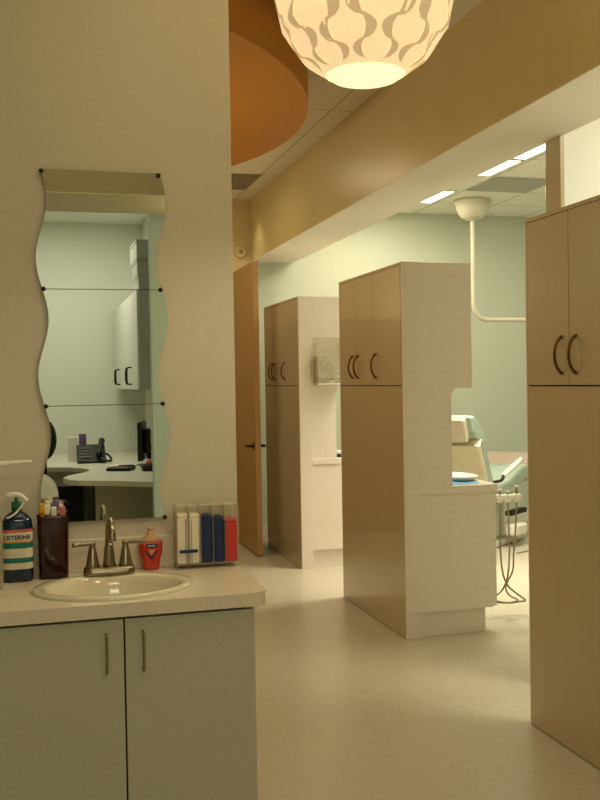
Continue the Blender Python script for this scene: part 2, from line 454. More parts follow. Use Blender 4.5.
def spot(name, loc, power, col, ang=80, blend=0.6, rot=(0, 0, 0), r=0.04):
    l = bpy.data.lights.new(name, 'SPOT'); l.energy = power; l.color = col; l.spot_size = math.radians(ang); l.spot_blend = blend; l.shadow_soft_size = r
    o = bpy.data.objects.new(name, l); C.objects.link(o); o.location = loc; o.rotation_euler = rot
    return o
FL = (1.0, 0.92, 0.72)
WARM = (1.0, 0.87, 0.53)
area('operatory_fill', (4.6, 7.3, ZO - 0.03), 1.2, 12, FL)  # extra area lights added around the lit panels, without fixtures
area('operatory_fill', (2.95, 8.2, ZO - 0.03), 0.6, 16, (1.0, 0.80, 0.58))  # added warm fill, turns the left of the end wall cream
area('operatory_fill', (3.6, 5.6, ZO - 0.03), 0.9, 20, FL)
area('operatory_fill', (3.6, 2.9, ZO - 0.03), 1.0, 74, FL)  # added out of view to brighten the partition
area('operatory_fill', (3.35, 6.6, ZO - 0.03), 0.6, 31, FL).data.spread = math.radians(80)  # added narrow fill, floor bounce lifts the soffit underside
area('office_lamp', (0.2, -2.6, ZC - 0.03), 1.2, 40, (1.0, 0.93, 0.78))
area('corridor_fill', (0.3, 1.6, ZC - 0.03), 1.0, 6.5, WARM)  # added overhead fill for the vanity wall, no fixture
area('corridor_fill', (1.0, 7.7, ZC - 0.03), 0.6, 10, WARM)  # same kind of added fill for the far corridor
spot('downlight', (1.82, 8.75, ZC - 0.03), 12, WARM, 90, 0.8)
spot('downlight', (1.6, 6.6, ZC - 0.03), 13, WARM, 90, 0.9)
spot('downlight', (1.5, 4.2, ZC - 0.03), 15, WARM, 100, 0.9)
def point(name, loc, power, col, r=0.15):
    l = bpy.data.lights.new(name, 'POINT'); l.energy = power; l.color = col; l.shadow_soft_size = r
    o = bpy.data.objects.new(name, l); C.objects.link(o); o.location = loc
point('pendant_and_fill', (1.25, 0.45, 2.55), 12, WARM)  # unseen light added to lift ceiling and soffit, no pendant hangs there
point('pendant_and_fill', (0.1, 5.2, 2.30), 30, WARM)  # added behind the vanity wall to brighten drum, soffit and cabinets
point('pendant_and_fill', (0.1, 8.5, 2.30), 15, WARM)  # added unseen fill for the end wall and far ceiling

# return grilles in the ceilings
t = thing('ceiling_vent', (1.29, 8.0, ZC), 'dark grey return grille in the corridor ceiling under the orange drum', 'vent')
box('frame', M['grille'], t, 1.27, 1.905, 8.005, 8.625, ZC - 0.008, ZC - 0.0005)
for k in range(14):
    y = 8.04 + k * 0.042
    box('slat', M['grille'], t, 1.30, 1.875, y, y + 0.02, ZC - 0.014, ZC - 0.0075)
t = thing('ceiling_panel', (3.74, 7.35, ZO), 'flat grey return panel in the treatment room ceiling', 'vent')
box('frame', M['grille2'], t, 3.745, 4.325, 7.35, 7.915, ZO - 0.007, ZO - 0.0005)
box('perforated_face', M['grille2'], t, 3.765, 4.305, 7.37, 7.895, ZO - 0.010, ZO - 0.0065)

# orange drum hung under the ceiling
tag(MB().lathe([(2.16, 0), (2.16, 0.269)], (-0.61, 5.64, 2.98), 160).build('ceiling_drum', M['orange']),
    'huge orange drum hanging below the corridor ceiling', 'ceiling drum')

# ------------------------------------------------------------------ pendant lamp with petal pattern
PX, PY, PZ, PR = 0.905, 2.544, 2.567, 0.254
t = thing('pendant_lamp', (PX, PY, PZ), 'white globe pendant lamp with a petal pattern, glowing overhead', 'lamp')
th = [26, 45, 66, 90, 114, 135, 158]
prof = [(PR * 0.985 * math.sin(math.radians(a)), -PR * 0.985 * math.cos(math.radians(a))) for a in th]
MB().lathe(prof, (PX, PY, PZ), 18, smooth=False, cap=False).build('lamp_shade', M['shade'], t)
cr = MB(); tm = bmesh.new()
def sph(la, lo, k=1.0):
    la, lo = math.radians(la), math.radians(lo)
    d_ = Vector((math.sin(la) * math.cos(lo), math.sin(la) * math.sin(lo), -math.cos(la)))
    da = math.degrees(la); kk = 0
    while kk < len(th) - 2 and da > th[kk + 1]: kk += 1
    i_ = math.floor((lo % (2 * PI)) / (PI / 9)); e0, e1 = i_ * PI / 9, (i_ + 1) * PI / 9
    def V_(q, e): return Vector((prof[q][0] * math.cos(e), prof[q][0] * math.sin(e), prof[q][1]))
    A_, B_, D_ = V_(kk, e0), V_(kk, e1), V_(kk + 1, e0)
    n_ = (B_ - A_).cross(D_ - A_); rr = A_.dot(n_) / d_.dot(n_) * k
    return (PX + d_.x * rr, PY + d_.y * rr, PZ + d_.z * rr)
    return (PX + PR * k * math.sin(la) * math.cos(lo), PY + PR * k * math.sin(la) * math.sin(lo), PZ - PR * k * math.cos(la))
for ri, (la, span) in enumerate(((37, 8.5), (51, 9.5), (66, 10.5), (82, 11), (98, 11), (114, 10.5), (129, 9.5), (143, 8.5))):
    for j in range(7):
        lo0 = j * 360 / 7 + (180 / 7 if ri % 2 else 0) + 262
        for s in (-1, 1):
            prev = None
            for k in range(9):
                u = -1 + 2 * k / 8
                la_ = la + span * u
                w_ = math.sqrt(max(0, 1 - u * u)) if u < 0 else max(0, 1 - u * u)
                out = 8.0 + 16.0 * w_; inn = 8.0 + 7.0 * w_
                a = tm.verts.new(sph(la_, lo0 + s * out, 1.004)); b = tm.verts.new(sph(la_, lo0 + s * inn, 1.008))
                if prev: tm.faces.new((prev[0], a, b, prev[1]))
                prev = (a, b)
cr.merge(tm); cr.build('petal_overlap', M['shade2'], t)
MB().lathe([(0.001, -0.002), (PR * 0.36, 0.0), (PR * 0.378, 0.012)], (PX, PY, PZ - PR * 0.93), 24, cap=False).build('bottom_glow', M['shadebot'], t)
MB().tube([(PX, PY, PZ + PR * 0.9), (PX, PY, ZC - 0.03)], 0.003, n=8, sm=1).build('cord', M['cord'], t)
MB().lathe([(0.055, -0.03), (0.05, -0.004), (0.05, -0.0005)], (PX, PY, ZC), 24).build('ceiling_rose', M['white'], t)
spot('pendant_and_fill', (PX, PY, PZ - PR - 0.01), 14, WARM, 150, 0.5, r=0.08)
spot('pendant_and_fill', (PX, PY, PZ + PR - 0.02), 22, WARM, 165, 0.5, rot=(PI, 0, 0), r=0.08)

# round device on the end wall above the door
t = thing('wall_speaker', (1.95, YE, 2.75), 'small round device on the tan wall above the door', 'speaker')
MB().lathe([(0.062, 0), (0.060, -0.012), (0.048, -0.02), (0.044, -0.016), (0.001, -0.016)], (1.95, YE, 2.75), 28, axis='y').build('ring', M['tanwall'], t)
MB().lathe([(0.018, -0.014), (0.016, -0.03), (0.004, -0.034)], (1.95, YE, 2.75), 16, axis='y').build('centre', M['grille'], t)

# ------------------------------------------------------------------ vanity
yc = 2.783
t = thing('vanity_cabinet', (0.24, 3.0, 0), 'cream two-door cabinet under the sink', 'cabinet')
cb = MB()
for xa_, xb_ in ((-0.53, -0.512), (0.604, 0.622)): cb.box(xa_, xb_, yc + 0.036, YV - 0.002, 0.1, 0.838)
cb.box(-0.512, 0.604, yc + 0.036, YV - 0.002, 0.1, 0.118); cb.box(-0.512, 0.604, YV - 0.012, YV - 0.002, 0.118, 0.8)
cb.box(-0.512, 0.604, yc + 0.036, yc + 0.05, 0.118, 0.838); cb.build('carcass', M['vanity'], t)
box('shadow_gap', M['seam'], t, -0.528, 0.60, yc + 0.034, yc + 0.0365, 0.105, 0.8375)
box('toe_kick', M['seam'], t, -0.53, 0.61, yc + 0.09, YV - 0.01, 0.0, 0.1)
for x0, x1, hx in ((-0.53, -0.147, None), (-0.143, 0.2375, 0.188), (0.2425, 0.622, 0.292)):
    dr = box('door', M['vanity'], t, x0, x1, yc + 0.014, yc + 0.034, 0.11, 0.829, bev=0.0015)
    if hx is not None:
        y = yc + 0.014
        MB().tube([(hx, y, 0.79), (hx, y - 0.026, 0.79), (hx, y - 0.028, 0.775), (hx, y - 0.028, 0.70), (hx, y - 0.026, 0.685), (hx, y, 0.685)], 0.0042, n=8, sm=3).build('handle', M['nickel'], dr)
# worktop with oval cut-out
scx, scy, sax, say = 0.228, 3.005, 0.242, 0.186
wt = thing('vanity_worktop', (0.1, 3.0, 0.84), 'speckled cream worktop holding the oval sink, with rounded front corner', 'worktop')
zt, zb = 0.879, 0.839
x0, x1, r = -0.55, 0.664, 0.055
outer = []
def seg(p, q, n):
    return [(p[0] + (q[0] - p[0]) * k / n, p[1] + (q[1] - p[1]) * k / n) for k in range(n)]
yb_ = YV - 0.001
outer += seg((x0, yc), (x1 - r, yc), 26)
outer += [(x1 - r + r * math.sin(a), yc + r - r * math.cos(a)) for a in [k * PI / 2 / 8 for k in range(8)]]
outer += seg((x1, yc + r), (x1, yb_), 10) + seg((x1, yb_), (x0, yb_), 26) + seg((x0, yb_), (x0, yc), 10)
t_ = bmesh.new()
hole = []
for (x, y) in outer:
    a = math.atan2((y - scy) / say, (x - scx) / sax)
    hole.append((scx + (sax - 0.02) * math.cos(a), scy + (say - 0.02) * math.sin(a)))
n = len(outer)
loops = []
for pts, z in ((outer, zb), (outer, zt - 0.003), ([(scx + (x - scx) * 0.9985, scy + (y - scy) * 0.9985) for x, y in outer], zt), (hole, zt), (hole, zb)):
    loops.append([t_.verts.new((x, y, z)) for x, y in pts])
for k in range(5):
    A, B = loops[k], loops[(k + 1) % 5]
    for i in range(n): t_.faces.new((A[i], A[(i + 1) % n], B[(i + 1) % n], B[i]))
bmesh.ops.recalc_face_normals(t_, faces=t_.faces[:])
mb = MB(); mb.merge(t_); mb.build('worktop', M['counter'], wt)
box('backsplash', M['counter'], wt, x0, 0.662, YV - 0.019, YV - 0.0005, zt, 0.988, bev=0.003)
# oval drop-in sink
sk = thing('sink', (scx, scy, zt), 'oval cream drop-in sink in the worktop', 'sink')
def bowl():
    t = MB(); tb = bmesh.new(); N = 64
    prof = [(1.0, 0.0), (1.0, 0.006), (0.975, 0.011), (0.92, 0.0125), (0.86, 0.011), (0.83, 0.004), (0.80, -0.02), (0.72, -0.07), (0.55, -0.115), (0.3, -0.135), (0.11, -0.14)]
    rings = []
    for s, h in prof:
        ring = []
        for i in range(N):
            a = 2 * PI * i / N
            oy = 0.0 if s > 0.86 else -0.02
            ring.append(tb.verts.new((scx + sax * s * math.cos(a), scy + say * s * math.sin(a) * (1 if s > 0.86 else 0.94) + oy, zt + 0.0005 + h)))
        rings.append(ring)
    for k in range(len(rings) - 1):
        for i in range(N):
            f = tb.faces.new((rings[k][i], rings[k][(i + 1) % N], rings[k + 1][(i + 1) % N], rings[k + 1][i])); f.smooth = True
    tb.faces.new(rings[-1])
    bmesh.ops.recalc_face_normals(tb, faces=tb.faces[:])
    t.merge(tb); return t
bowl().build('basin', M['porcelain'], sk)
MB().lathe([(0.024, 0), (0.022, 0.004), (0.012, 0.003), (0.001, 0.003)], (scx, scy - 0.02, zt - 0.1385), 24).build('drain', M['nickel'], sk)
# two-handle faucet
fx, fy, fz = 0.2275, 3.16, zt + 0.0125
fa = thing('faucet', (fx, fy, fz), 'brushed metal two-handle faucet on the sink rim', 'faucet')
secs = []
for dz, k in ((0, 1.0), (0.008, 1.0), (0.018, 0.9), (0.026, 0.78)):
    secs.append([(x, y, fz + dz) for x, y in rrect(fx, fy, 0.082 * (0.96 + 0.04 * k) - 0.01 * (1 - k), 0.03 * k, 0.029 * k, 8)])
MB().loft(secs).build('base_plate', M['nickel'], fa)
MB().lathe([(0.021, 0.024), (0.019, 0.04), (0.0145, 0.085), (0.0125, 0.092), (0.0125, 0.100)], (fx, fy, fz), 24).build('spout_column', M['nickel'], fa)
MB().tube([(fx, fy, fz + 0.095), (fx + 0.001, fy, fz + 0.14), (fx + 0.002, fy - 0.015, fz + 0.168), (fx + 0.003, fy - 0.045, fz + 0.176), (fx + 0.004, fy - 0.075, fz + 0.155), (fx + 0.005, fy - 0.084, fz + 0.118)],
          [0.0115, 0.011, 0.0105, 0.0105, 0.011, 0.0125], n=16, sm=5).build('spout', M['nickel'], fa)
for s in (-1, 1):
    hx = fx + s * 0.052
    h = MB().lathe([(0.023, 0.024), (0.021, 0.032), (0.012, 0.082), (0.010, 0.086), (0.0095, 0.094), (0.0105, 0.100), (0.0095, 0.104)], (hx, fy, fz), 24).build('handle', M['nickel'], fa)
    MB().tube([(hx - s * 0.008, fy, fz + 0.100), (hx + s * 0.02, fy - 0.004, fz + 0.101), (hx + s * 0.062, fy - 0.012, fz + 0.1)], [0.0065, 0.006, 0.0075], n=12).build('lever', M['nickel'], h)

# ------------------------------------------------------------------ wavy mirror in three panes
mx0, mx1, mz0, mdz = 0.0435, 0.4255, 1.0475, 0.3845
my = YV - 0.012
t = thing('wall_mirror', ((mx0 + mx1) / 2, YV, mz0), 'tall wavy-edged wall mirror of three panes above the sink', 'mirror')
for k in range(3):
    za, zb2 = mz0 + k * mdz + 0.0012, mz0 + (k + 1) * mdz - 0.0012
    if k == 2: zb2 += 0.008
    N = 24; L = []; R = []
    for i in range(N + 1):
        f = i / N; z = za + (zb2 - za) * f
        u = 1 - f                              # 0 at the top of the pane
        off = 0.0185 * math.sin(2 * PI * u)
        L.append((mx0 - 0.006 + off + 0.002, z)); R.append((mx1 + 0.004 + off, z))
    poly = R + L[::-1]
    p = MB().prism(poly, 'y', my, my + 0.004)
    o = p.build('mirror_pane', [M['mirror'], M['glassedge']], t)
    for f in o.data.polygons:
        if abs(f.normal.y) < 0.5: f.material_index = 1
for k in range(4):
    for x in (mx0, mx1):
        z = mz0 + k * mdz
        MB().lathe([(0.003, 0.012), (0.003, -0.002), (0.0075, -0.003), (0.0075, -0.006), (0.004, -0.010)], (x, my, z), 16, axis='y').build('screw_cap', M['darkm'], t)

# ------------------------------------------------------------------ things on the worktop
# mouthwash bottle
bx, by = -0.055, 3.215
t = thing('mouthwash_bottle', (bx, by, zt), 'dark teal mouthwash bottle with white and teal label at the left edge', 'bottle')
def brr(z, hx, hy, r): return [(x, y, z) for x, y in rrect(bx, by, hx, hy, r, 6)]
MB().loft([brr(zt + 0.0005, 0.044, 0.030, 0.024), brr(zt + 0.006, 0.048, 0.033, 0.027), brr(zt + 0.17, 0.048, 0.033, 0.027), brr(zt + 0.195, 0.045, 0.031, 0.027),
           brr(zt + 0.213, 0.032, 0.025, 0.022), brr(zt + 0.222, 0.016, 0.016, 0.0155), brr(zt + 0.232, 0.014, 0.014, 0.0135)]).build('bottle_body', M['teal'], t)
lab = MB()
rows = [(0.042, 0.062, 0), (0.062, 0.078, 1), (0.078, 0.108, 0), (0.108, 0.126, 1), (0.126, 0.132, 3), (0.132, 0.158, 0), (0.158, 0.168, 2)]
tl = bmesh.new()
front = [p for p in rrect(bx, by, 0.0486, 0.0336, 0.0276, 8)]
front = [p for p in front if p[1] <= by + 0.012]
front.sort(key=lambda p: (p[0] if p[1] < by - 0.02 else (bx - 0.06 if p[0] < bx else bx + 0.06) + (0), 0))
left = sorted([p for p in front if p[0] < bx], key=lambda p: (p[0] - p[1] * 0.5)); right = sorted([p for p in front if p[0] >= bx], key=lambda p: (p[0] + p[1] * 0.5))
path = left + right
for a, b, mi in rows:
    lo = [tl.verts.new((x, y, zt + a)) for x, y in path]; hi = [tl.verts.new((x, y, zt + b)) for x, y in path]
    for i in range(len(path) - 1):
        f = tl.faces.new((lo[i], lo[i + 1], hi[i + 1], hi[i])); f.material_index = mi
labo_bm = tl
me = bpy.data.meshes.new('label'); 
tl.transform(Matrix.Translation(-Vector((bx, by, zt)))); tl.to_mesh(me); tl.free()
labo = bpy.data.objects.new('label', me); C.objects.link(labo); labo.parent = t
for m_ in ('lblw', 'lblt', 'lblr', 'lbly'): me.materials.append(M[m_])
def on_bottle(u, v, w):
    hx, r = 0.0489, 0.0276; ys = by - 0.0340
    x = bx + u; e = abs(u) - (hx - r)
    y = ys if e <= 0 else ys + r - math.sqrt(max(0, r * r - e * e))
    return (x, y - w, zt + v)
text_part('lettering', 'LISTERINE', 0.0185, M['ink'], labo, lambda u, v, w: on_bottle(u, v + 0.1365, w))
MB().lathe([(0.0165, 0.226), (0.0165, 0.252), (0.006, 0.254), (0.006, 0.268)], (bx, by, zt), 20).build('cap', M['green'], t)
MB().tube([(bx - 0.03, by - 0.02, zt + 0.275), (bx, by - 0.02, zt + 0.278), (bx + 0.018, by - 0.022, zt + 0.27), (bx + 0.034, by - 0.025, zt + 0.256)], [0.009, 0.009, 0.008, 0.006], n=10).build('pump_spout', M['white'], t)
MB().tube([(bx + 0.024, by - 0.022, zt + 0.258), (bx + 0.012, by - 0.03, zt + 0.236), (bx - 0.01, by - 0.034, zt + 0.215), (bx - 0.03, by - 0.036, zt + 0.206)], 0.0032, n=8).build('pump_tube', M['white'], t)
# clear pump bottle in front
bx2, by2 = -0.130, 3.105
t = thing('pump_bottle', (bx2, by2, zt), 'clear pump bottle with long pale spout in front of the mouthwash', 'bottle')
MB().lathe([(0.031, 0.0005), (0.034, 0.006), (0.034, 0.20), (0.03, 0.225), (0.014, 0.245), (0.014, 0.26)], (bx2, by2, zt), 24).build('bottle_body', M['clearp'], t)
MB().lathe([(0.017, 0.258), (0.017, 0.285), (0.007, 0.288), (0.007, 0.372)], (bx2 + 0.003, by2, zt), 20).build('pump_collar', M['white'], t)
MB().tube([(bx2 - 0.02, by2, zt + 0.378), (bx2 + 0.02, by2, zt + 0.381), (bx2 + 0.075, by2, zt + 0.386), (bx2 + 0.125, by2, zt + 0.388)], [0.012, 0.010, 0.007, 0.004], n=10).build('pump_spout', M['white'], t)
# smoky cup with wrapped toothbrushes
cx, cy = 0.056, 3.228
t = thing('toothbrush_cup', (cx, cy, zt), 'smoky brown plastic cup full of toothbrushes', 'cup')
ou = [[(x, y, zt + z) for x, y in rrect(cx, cy, hx, hy, 0.018, 6)] for z, hx, hy in ((0.0005, 0.043, 0.03), (0.008, 0.0455, 0.0325), (0.195, 0.049, 0.035), (0.203, 0.051, 0.037), (0.2035, 0.047, 0.033), (0.012, 0.0425, 0.0295))]
MB().loft(ou).build('cup_body', M['amber'], t)
cols = ['yellow', 'purple', 'yellow', 'pinkb', 'pack', 'yellow', 'purple', 'pinkb']
names = ['yellow', 'purple', 'yellow', 'pink', 'white', 'yellow', 'purple', 'pink']
for k in range(8):
    gx = cx - 0.031 + (k % 4) * 0.0205; gy = cy - 0.013 + (k // 4) * 0.026
    lx, ly = random.uniform(-0.008, 0.010), random.uniform(-0.003, 0.006)
    zt2 = zt + 0.222 + random.uniform(-0.008, 0.012)
    b = thing('toothbrush', (gx, gy, zt + 0.014), None, 'toothbrush', 'toothbrushes in the smoky cup')
    pos = ['left', 'second from the left', 'second from the right', 'right'][k % 4]
    b['label'] = 'wrapped %s toothbrush, %s in the %s row of the smoky cup' % (names[k], pos, 'front' if k < 4 else 'back')
    MB().tube([(gx * 0.8 + cx * 0.2, gy * 0.8 + cy * 0.2, zt + 0.016), (gx, gy, zt + 0.12), (gx + lx, gy + ly, zt2)], [0.004, 0.005, 0.0055], n=8).build('handle', M[cols[k]], b)
    MB().box(gx + lx - 0.009, gx + lx + 0.009, gy + ly - 0.008, gy + ly + 0.008, zt2 - 0.016, zt2 + 0.016, bev=0.004).build('wrapped_end', M['pack' if k % 3 else cols[k]], b)
# red hand soap
sx_, sy_ = 0.372, 3.257
t = thing('soap_bottle', (sx_, sy_, zt), 'red hand soap bottle beside the faucet', 'bottle')
def srr(z, hx, hy): return [(x, y, zt + z) for x, y in rrect(sx_, sy_, hx, hy, min(hx, hy) * 0.8, 6)]
MB().loft([srr(0.0005, 0.0255, 0.018), srr(0.005, 0.0275, 0.019), srr(0.03, 0.030, 0.020), srr(0.06, 0.038, 0.022), srr(0.085, 0.0395, 0.022), srr(0.093, 0.0385, 0.0215)]).build('bottle_body', M['redsoap'], t)
MB().loft([srr(0.093, 0.0365, 0.021), srr(0.104, 0.031, 0.019), srr(0.113, 0.018, 0.014), srr(0.118, 0.012, 0.012), srr(0.128, 0.012, 0.012), srr(0.131, 0.010, 0.010)]).build('bottle_shoulder', M['pink'], t)
MB().lathe([(0.010, 0.131), (0.010, 0.140), (0.004, 0.142)], (sx_, sy_, zt), 16).build('cap', M['pink'], t)
yf_ = sy_ - 0.0222
lb = MB(); lb.box(sx_ - 0.019, sx_ + 0.019, yf_ - 0.0012, yf_ + 0.004, zt + 0.076, zt + 0.089, bev=0.0004); lb.build('label', M['navy2'], t)
lb = MB(); lb.prism([(sx_ - 0.024, zt + 0.066), (sx_ - 0.018, zt + 0.066), (sx_, zt + 0.044), (sx_ + 0.018, zt + 0.066), (sx_ + 0.024, zt + 0.066), (sx_, zt + 0.036)], 'y', yf_ - 0.001, yf_ + 0.004); lb.build('emblem_chevron', M['navy2'], t)
lb = MB(); lb.prism([(sx_ - 0.012, zt + 0.069), (sx_ + 0.012, zt + 0.069), (sx_, zt + 0.05)], 'y', yf_ - 0.0011, yf_ + 0.004); lb.build('emblem_triangle', M['pink'], t)
lb = MB()
for k in range(4): lb.box(sx_ - 0.012 + k * 0.0065, sx_ - 0.0075 + k * 0.0065, yf_ - 0.0018, yf_ - 0.001, zt + 0.080, zt + 0.085)
lb.build('label_lettering', M['lblw'], t)

# clear acrylic dispenser with packs
ax0, ax1, ay0, ay1 = 0.4525, 0.664, 3.205, 3.278
t = thing('acrylic_dispenser', ((ax0 + ax1) / 2, (ay0 + ay1) / 2, zt), 'clear acrylic dispenser with five slots at the end of the worktop', 'dispenser')
az0 = zt + 0.014; az1 = zt + 0.213
box('back_panel', M['clear'], t, ax0, ax1, ay1 - 0.003, ay1, zt + 0.0005, az1)
divs = [ax0, ax0 + 0.0405, ax0 + 0.0805, ax0 + 0.1215, ax0 + 0.1625, ax1 - 0.003]
for k, x in enumerate(divs):
    o = box('side_panel' if k in (0, 5) else 'divider', M['clear'], t, x, x + 0.003, ay0, ay1 - 0.003, (zt + 0.0005) if k in (0, 5) else az0 + 0.004, az1)
box('slot_floor', M['clear'], t, ax0 + 0.003, ax1 - 0.003, ay0, ay1 - 0.003, az0, az0 + 0.004)
box('top_panel', M['clear'], t, ax0 + 0.003, ax1 - 0.003, ay0 + 0.004, ay1 - 0.003, az1 - 0.003, az1)
MB().box(ax0 + 0.008, ax0 + 0.070, ay0 - 0.006, ay0 - 0.0005, zt + 0.056, zt + 0.067, bev=0.002).build('blue_nameplate', M['navy'], t)['label'] = 'dark blue plate'
packs = [('pack', 'white', 0.178), ('pack', 'white', 0.176), ('navy', 'navy blue', 0.170), ('navy', 'navy blue', 0.163), ('red', 'red', 0.152)]
plabs = ['white pack in the leftmost slot of the clear dispenser', 'white pack in the second slot, left of the blue packs',
         'taller navy blue pack, next to the white packs', 'navy blue pack between the other blue pack and the red one', 'red pack in the right slot of the clear dispenser']
for k, (m_, nm, h) in enumerate(packs):
    xa, xb = divs[k] + (0.0035 if k < 2 else 0.0055), divs[k + 1] - (0.0005 if k < 2 else 0.0025)
    p = thing('dispenser_pack', ((xa + xb) / 2, ay0 + 0.03, az0 + 0.0045), plabs[k], 'pack', 'packs in the clear dispenser')
    MB().box(xa, xb, ay0 + 0.006, ay1 - 0.008, az0 + 0.0045, az0 + h - 0.02, bev=0.003).build('pack_body', M[m_], p)
    MB().box(xa + 0.001, xb - 0.001, ay0 + 0.007, ay1 - 0.009, az0 + h - 0.0198, az0 + h - 0.006, bev=0.004).build('pack_lid', M[m_], p)
    if m_ == 'pack':
        lm = MB()
        for dx in ((xb - 0.010, xb - 0.006) if k == 0 else (xa + 0.006, xb - 0.004)): lm.box(dx, dx + 0.0015, ay0 + 0.0052, ay0 + 0.007, az0 + 0.006, az0 + h - 0.022)
        lm.build('edge_line', M['seam'], p)

# ------------------------------------------------------------------ far glove rack, trays
y0 = 8.62 - 1.175 + 0.016
t = thing('glove_rack', (2.28, y0, 1.47), 'clear wall rack of gloves on the far cabinet side', 'rack')
box('rack_back', M['clear'], t, 2.175, 2.405, y0 - 0.006, y0 - 0.001, 1.47, 1.85)
for x in (2.175, 2.400): box('rack_side', M['clear'], t, x, x + 0.005, y0 - 0.11, y0 - 0.006, 1.47, 1.80)
box('rack_floor', M['white'], t, 2.18, 2.40, y0 - 0.11, y0 - 0.006, 1.47, 1.482)
box('rack_front', M['clear'], t, 2.175, 2.405, y0 - 0.115, y0 - 0.11, 1.52, 1.70)
t = tag(MB().box(2.187, 2.395, y0 - 0.105, y0 - 0.01, 1.483, 1.70, bev=0.004).build('glove_box', M['gmix']), 'mottled grey-green glove box inside the clear rack', 'box')
ZT = 0.876
t = thing('instrument_tray', (2.5, 5.48, ZT), 'oval white tray on the middle worktop', 'tray')
MB().lathe([(0.10, 0.004), (0.12, 0.005), (0.145, 0.028), (0.143, 0.030), (0.116, 0.009), (0.001, 0.008)], (2.515, 5.53, ZT), 48, sx=0.85, sy=1.35, cap=False).build('dish', M['tray'], t)
MB().lathe([(0.1455, 0.0275), (0.150, 0.030), (0.1455, 0.032)], (2.515, 5.53, ZT), 48, sx=0.85, sy=1.35, cap=False).build('rim', M['tray'], t)
tag(MB().prism([(2.372, 5.25), (2.53, 5.25), (2.57, 5.30), (2.50, 5.5), (2.372, 5.6)], 'z', ZT + 0.0005, ZT + 0.003).build('paper_sheet', M['blue']), 'light blue paper sheet under the white tray', 'paper')
t = thing('tub', (2.40, 7.56, ZT), 'small blue and white tub on the far worktop', 'tub')
MB().lathe([(0.035, 0.0005), (0.04, 0.03)], (2.405, 7.56, ZT), 20).build('tub_body', M['navy2'], t)
MB().lathe([(0.041, 0.0302), (0.041, 0.048), (0.036, 0.055)], (2.405, 7.56, ZT), 20).build('lid', M['white'], t)

# ------------------------------------------------------------------ treatment-side equipment
# delivery unit on the drawer front
t = thing('delivery_unit', (2.66, 5.5, 0.77), 'white handpiece holder with hanging hoses on the drawer unit', 'dental unit')
yd = 5.5
box('mount_arm', M['offwhite'], t, 2.6345, 2.79, yd - 0.02, yd + 0.02, 0.735, 0.76, bev=0.004)
MB().tube([(2.765, yd, 0.752), (2.85, yd - 0.01, 0.755), (2.945, yd, 0.75)], [0.016, 0.018, 0.016], n=12).build('holder_bar', M['white'], t)
for x, h in ((2.797, 0.045), (2.852, 0.03), (2.913, 0.062)):
    MB().lathe([(0.014, -0.03), (0.026, -0.006), (0.027, 0.014), (0.02, 0.022)], (x, yd - 0.012, 0.752), 16).build('holder_cup', M['white'], t)
    hp = MB().lathe([(0.006, -0.055), (0.008, 0.0), (0.008, h * 0.7), (0.006, h)], (x, yd - 0.012, 0.752), 12).build('handpiece', M['nickel'], t)
    MB().lathe([(0.004, h), (0.012, h + 0.004), (0.012, h + 0.012)], (x, yd - 0.012, 0.752), 12).build('handpiece_tip', M['white'], hp)
def hz(x, z, dy=0.0): return (x, yd - 0.012 + dy, z)
H1 = [hz(2.797, 0.72), hz(2.797, 0.42), hz(2.812, 0.28), hz(2.845, 0.20), hz(2.90, 0.15), hz(2.975, 0.095, 0.02), hz(2.955, 0.082, 0.05), hz(2.885, 0.076, 0.06), hz(2.80, 0.095, 0.04), hz(2.70, 0.13, 0.02)]
H2 = [hz(2.852, 0.72), hz(2.858, 0.45), hz(2.868, 0.31, 0.03), hz(2.862, 0.22, 0.05), hz(2.83, 0.155, 0.06), hz(2.775, 0.125, 0.06), hz(2.70, 0.12, 0.05)]
H3 = [hz(2.913, 0.72), hz(2.90, 0.52), hz(2.893, 0.40, 0.01), hz(2.87, 0.30, -0.02), hz(2.832, 0.23, -0.02), hz(2.826, 0.18, -0.01), hz(2.86, 0.135), hz(2.93, 0.095, 0.03), hz(2.88, 0.072, 0.08), hz(2.78, 0.085, 0.08)]
for H in (H1, H2, H3): MB().tube(H, 0.0058, n=8, sm=6).build('hose', M['hose'], t)
# ceiling pole of the treatment lamp
lx_, ly_ = 4.008, 8.345
t = thing('treatment_lamp', (lx_, ly_, ZO), 'white ceiling-mounted pole arm with dome cover in the treatment room', 'lamp')
MB().lathe([(0.172, -0.0005), (0.172, -0.03), (0.158, -0.05), (0.15, -0.075), (0.15, -0.085), (0.135, -0.12), (0.11, -0.16), (0.07, -0.182), (0.001, -0.186)], (lx_, ly_, ZO), 40).build('ceiling_dome', M['offwhite'], t)
MB().tube([(lx_, ly_, ZO - 0.17), (lx_, ly_, 2.5), (lx_, ly_, 2.24), (lx_, ly_, 2.19), (lx_ + 0.02, ly_, 2.12), (lx_ + 0.065, ly_, 2.07), (lx_ + 0.13, ly_, 2.05), (lx_ + 0.2, ly_, 2.05), (lx_ + 1.0, ly_, 2.05)], 0.021, n=14, sm=5).build('pole', M['offwhite'], t)
MB().lathe([(0.03, 0.03), (0.05, 0.0), (0.12, -0.04), (0.13, -0.10), (0.12, -0.104)], (lx_ + 1.05, ly_, 2.03), 24).build('lamp_head', M['offwhite'], t)

# dental chair, turned away towards the right
psi = math.radians(38)
ch = thing('dental_chair', (3.64, 7.79, 0), 'aqua dental chair with beige plastic-covered back beyond the middle cabinet', 'dental chair')
ch.rotation_euler.z = psi
I4 = Matrix.Identity(4)
def cpart(name, mb, m): return mb.build(name, m, ch, xf=I4)
rec = Matrix.Rotation(math.radians(-24), 3, 'Y')
def plank(pts, y0, y1, bev): return MB().prism(pts, 'y', y0, y1, bev=bev)
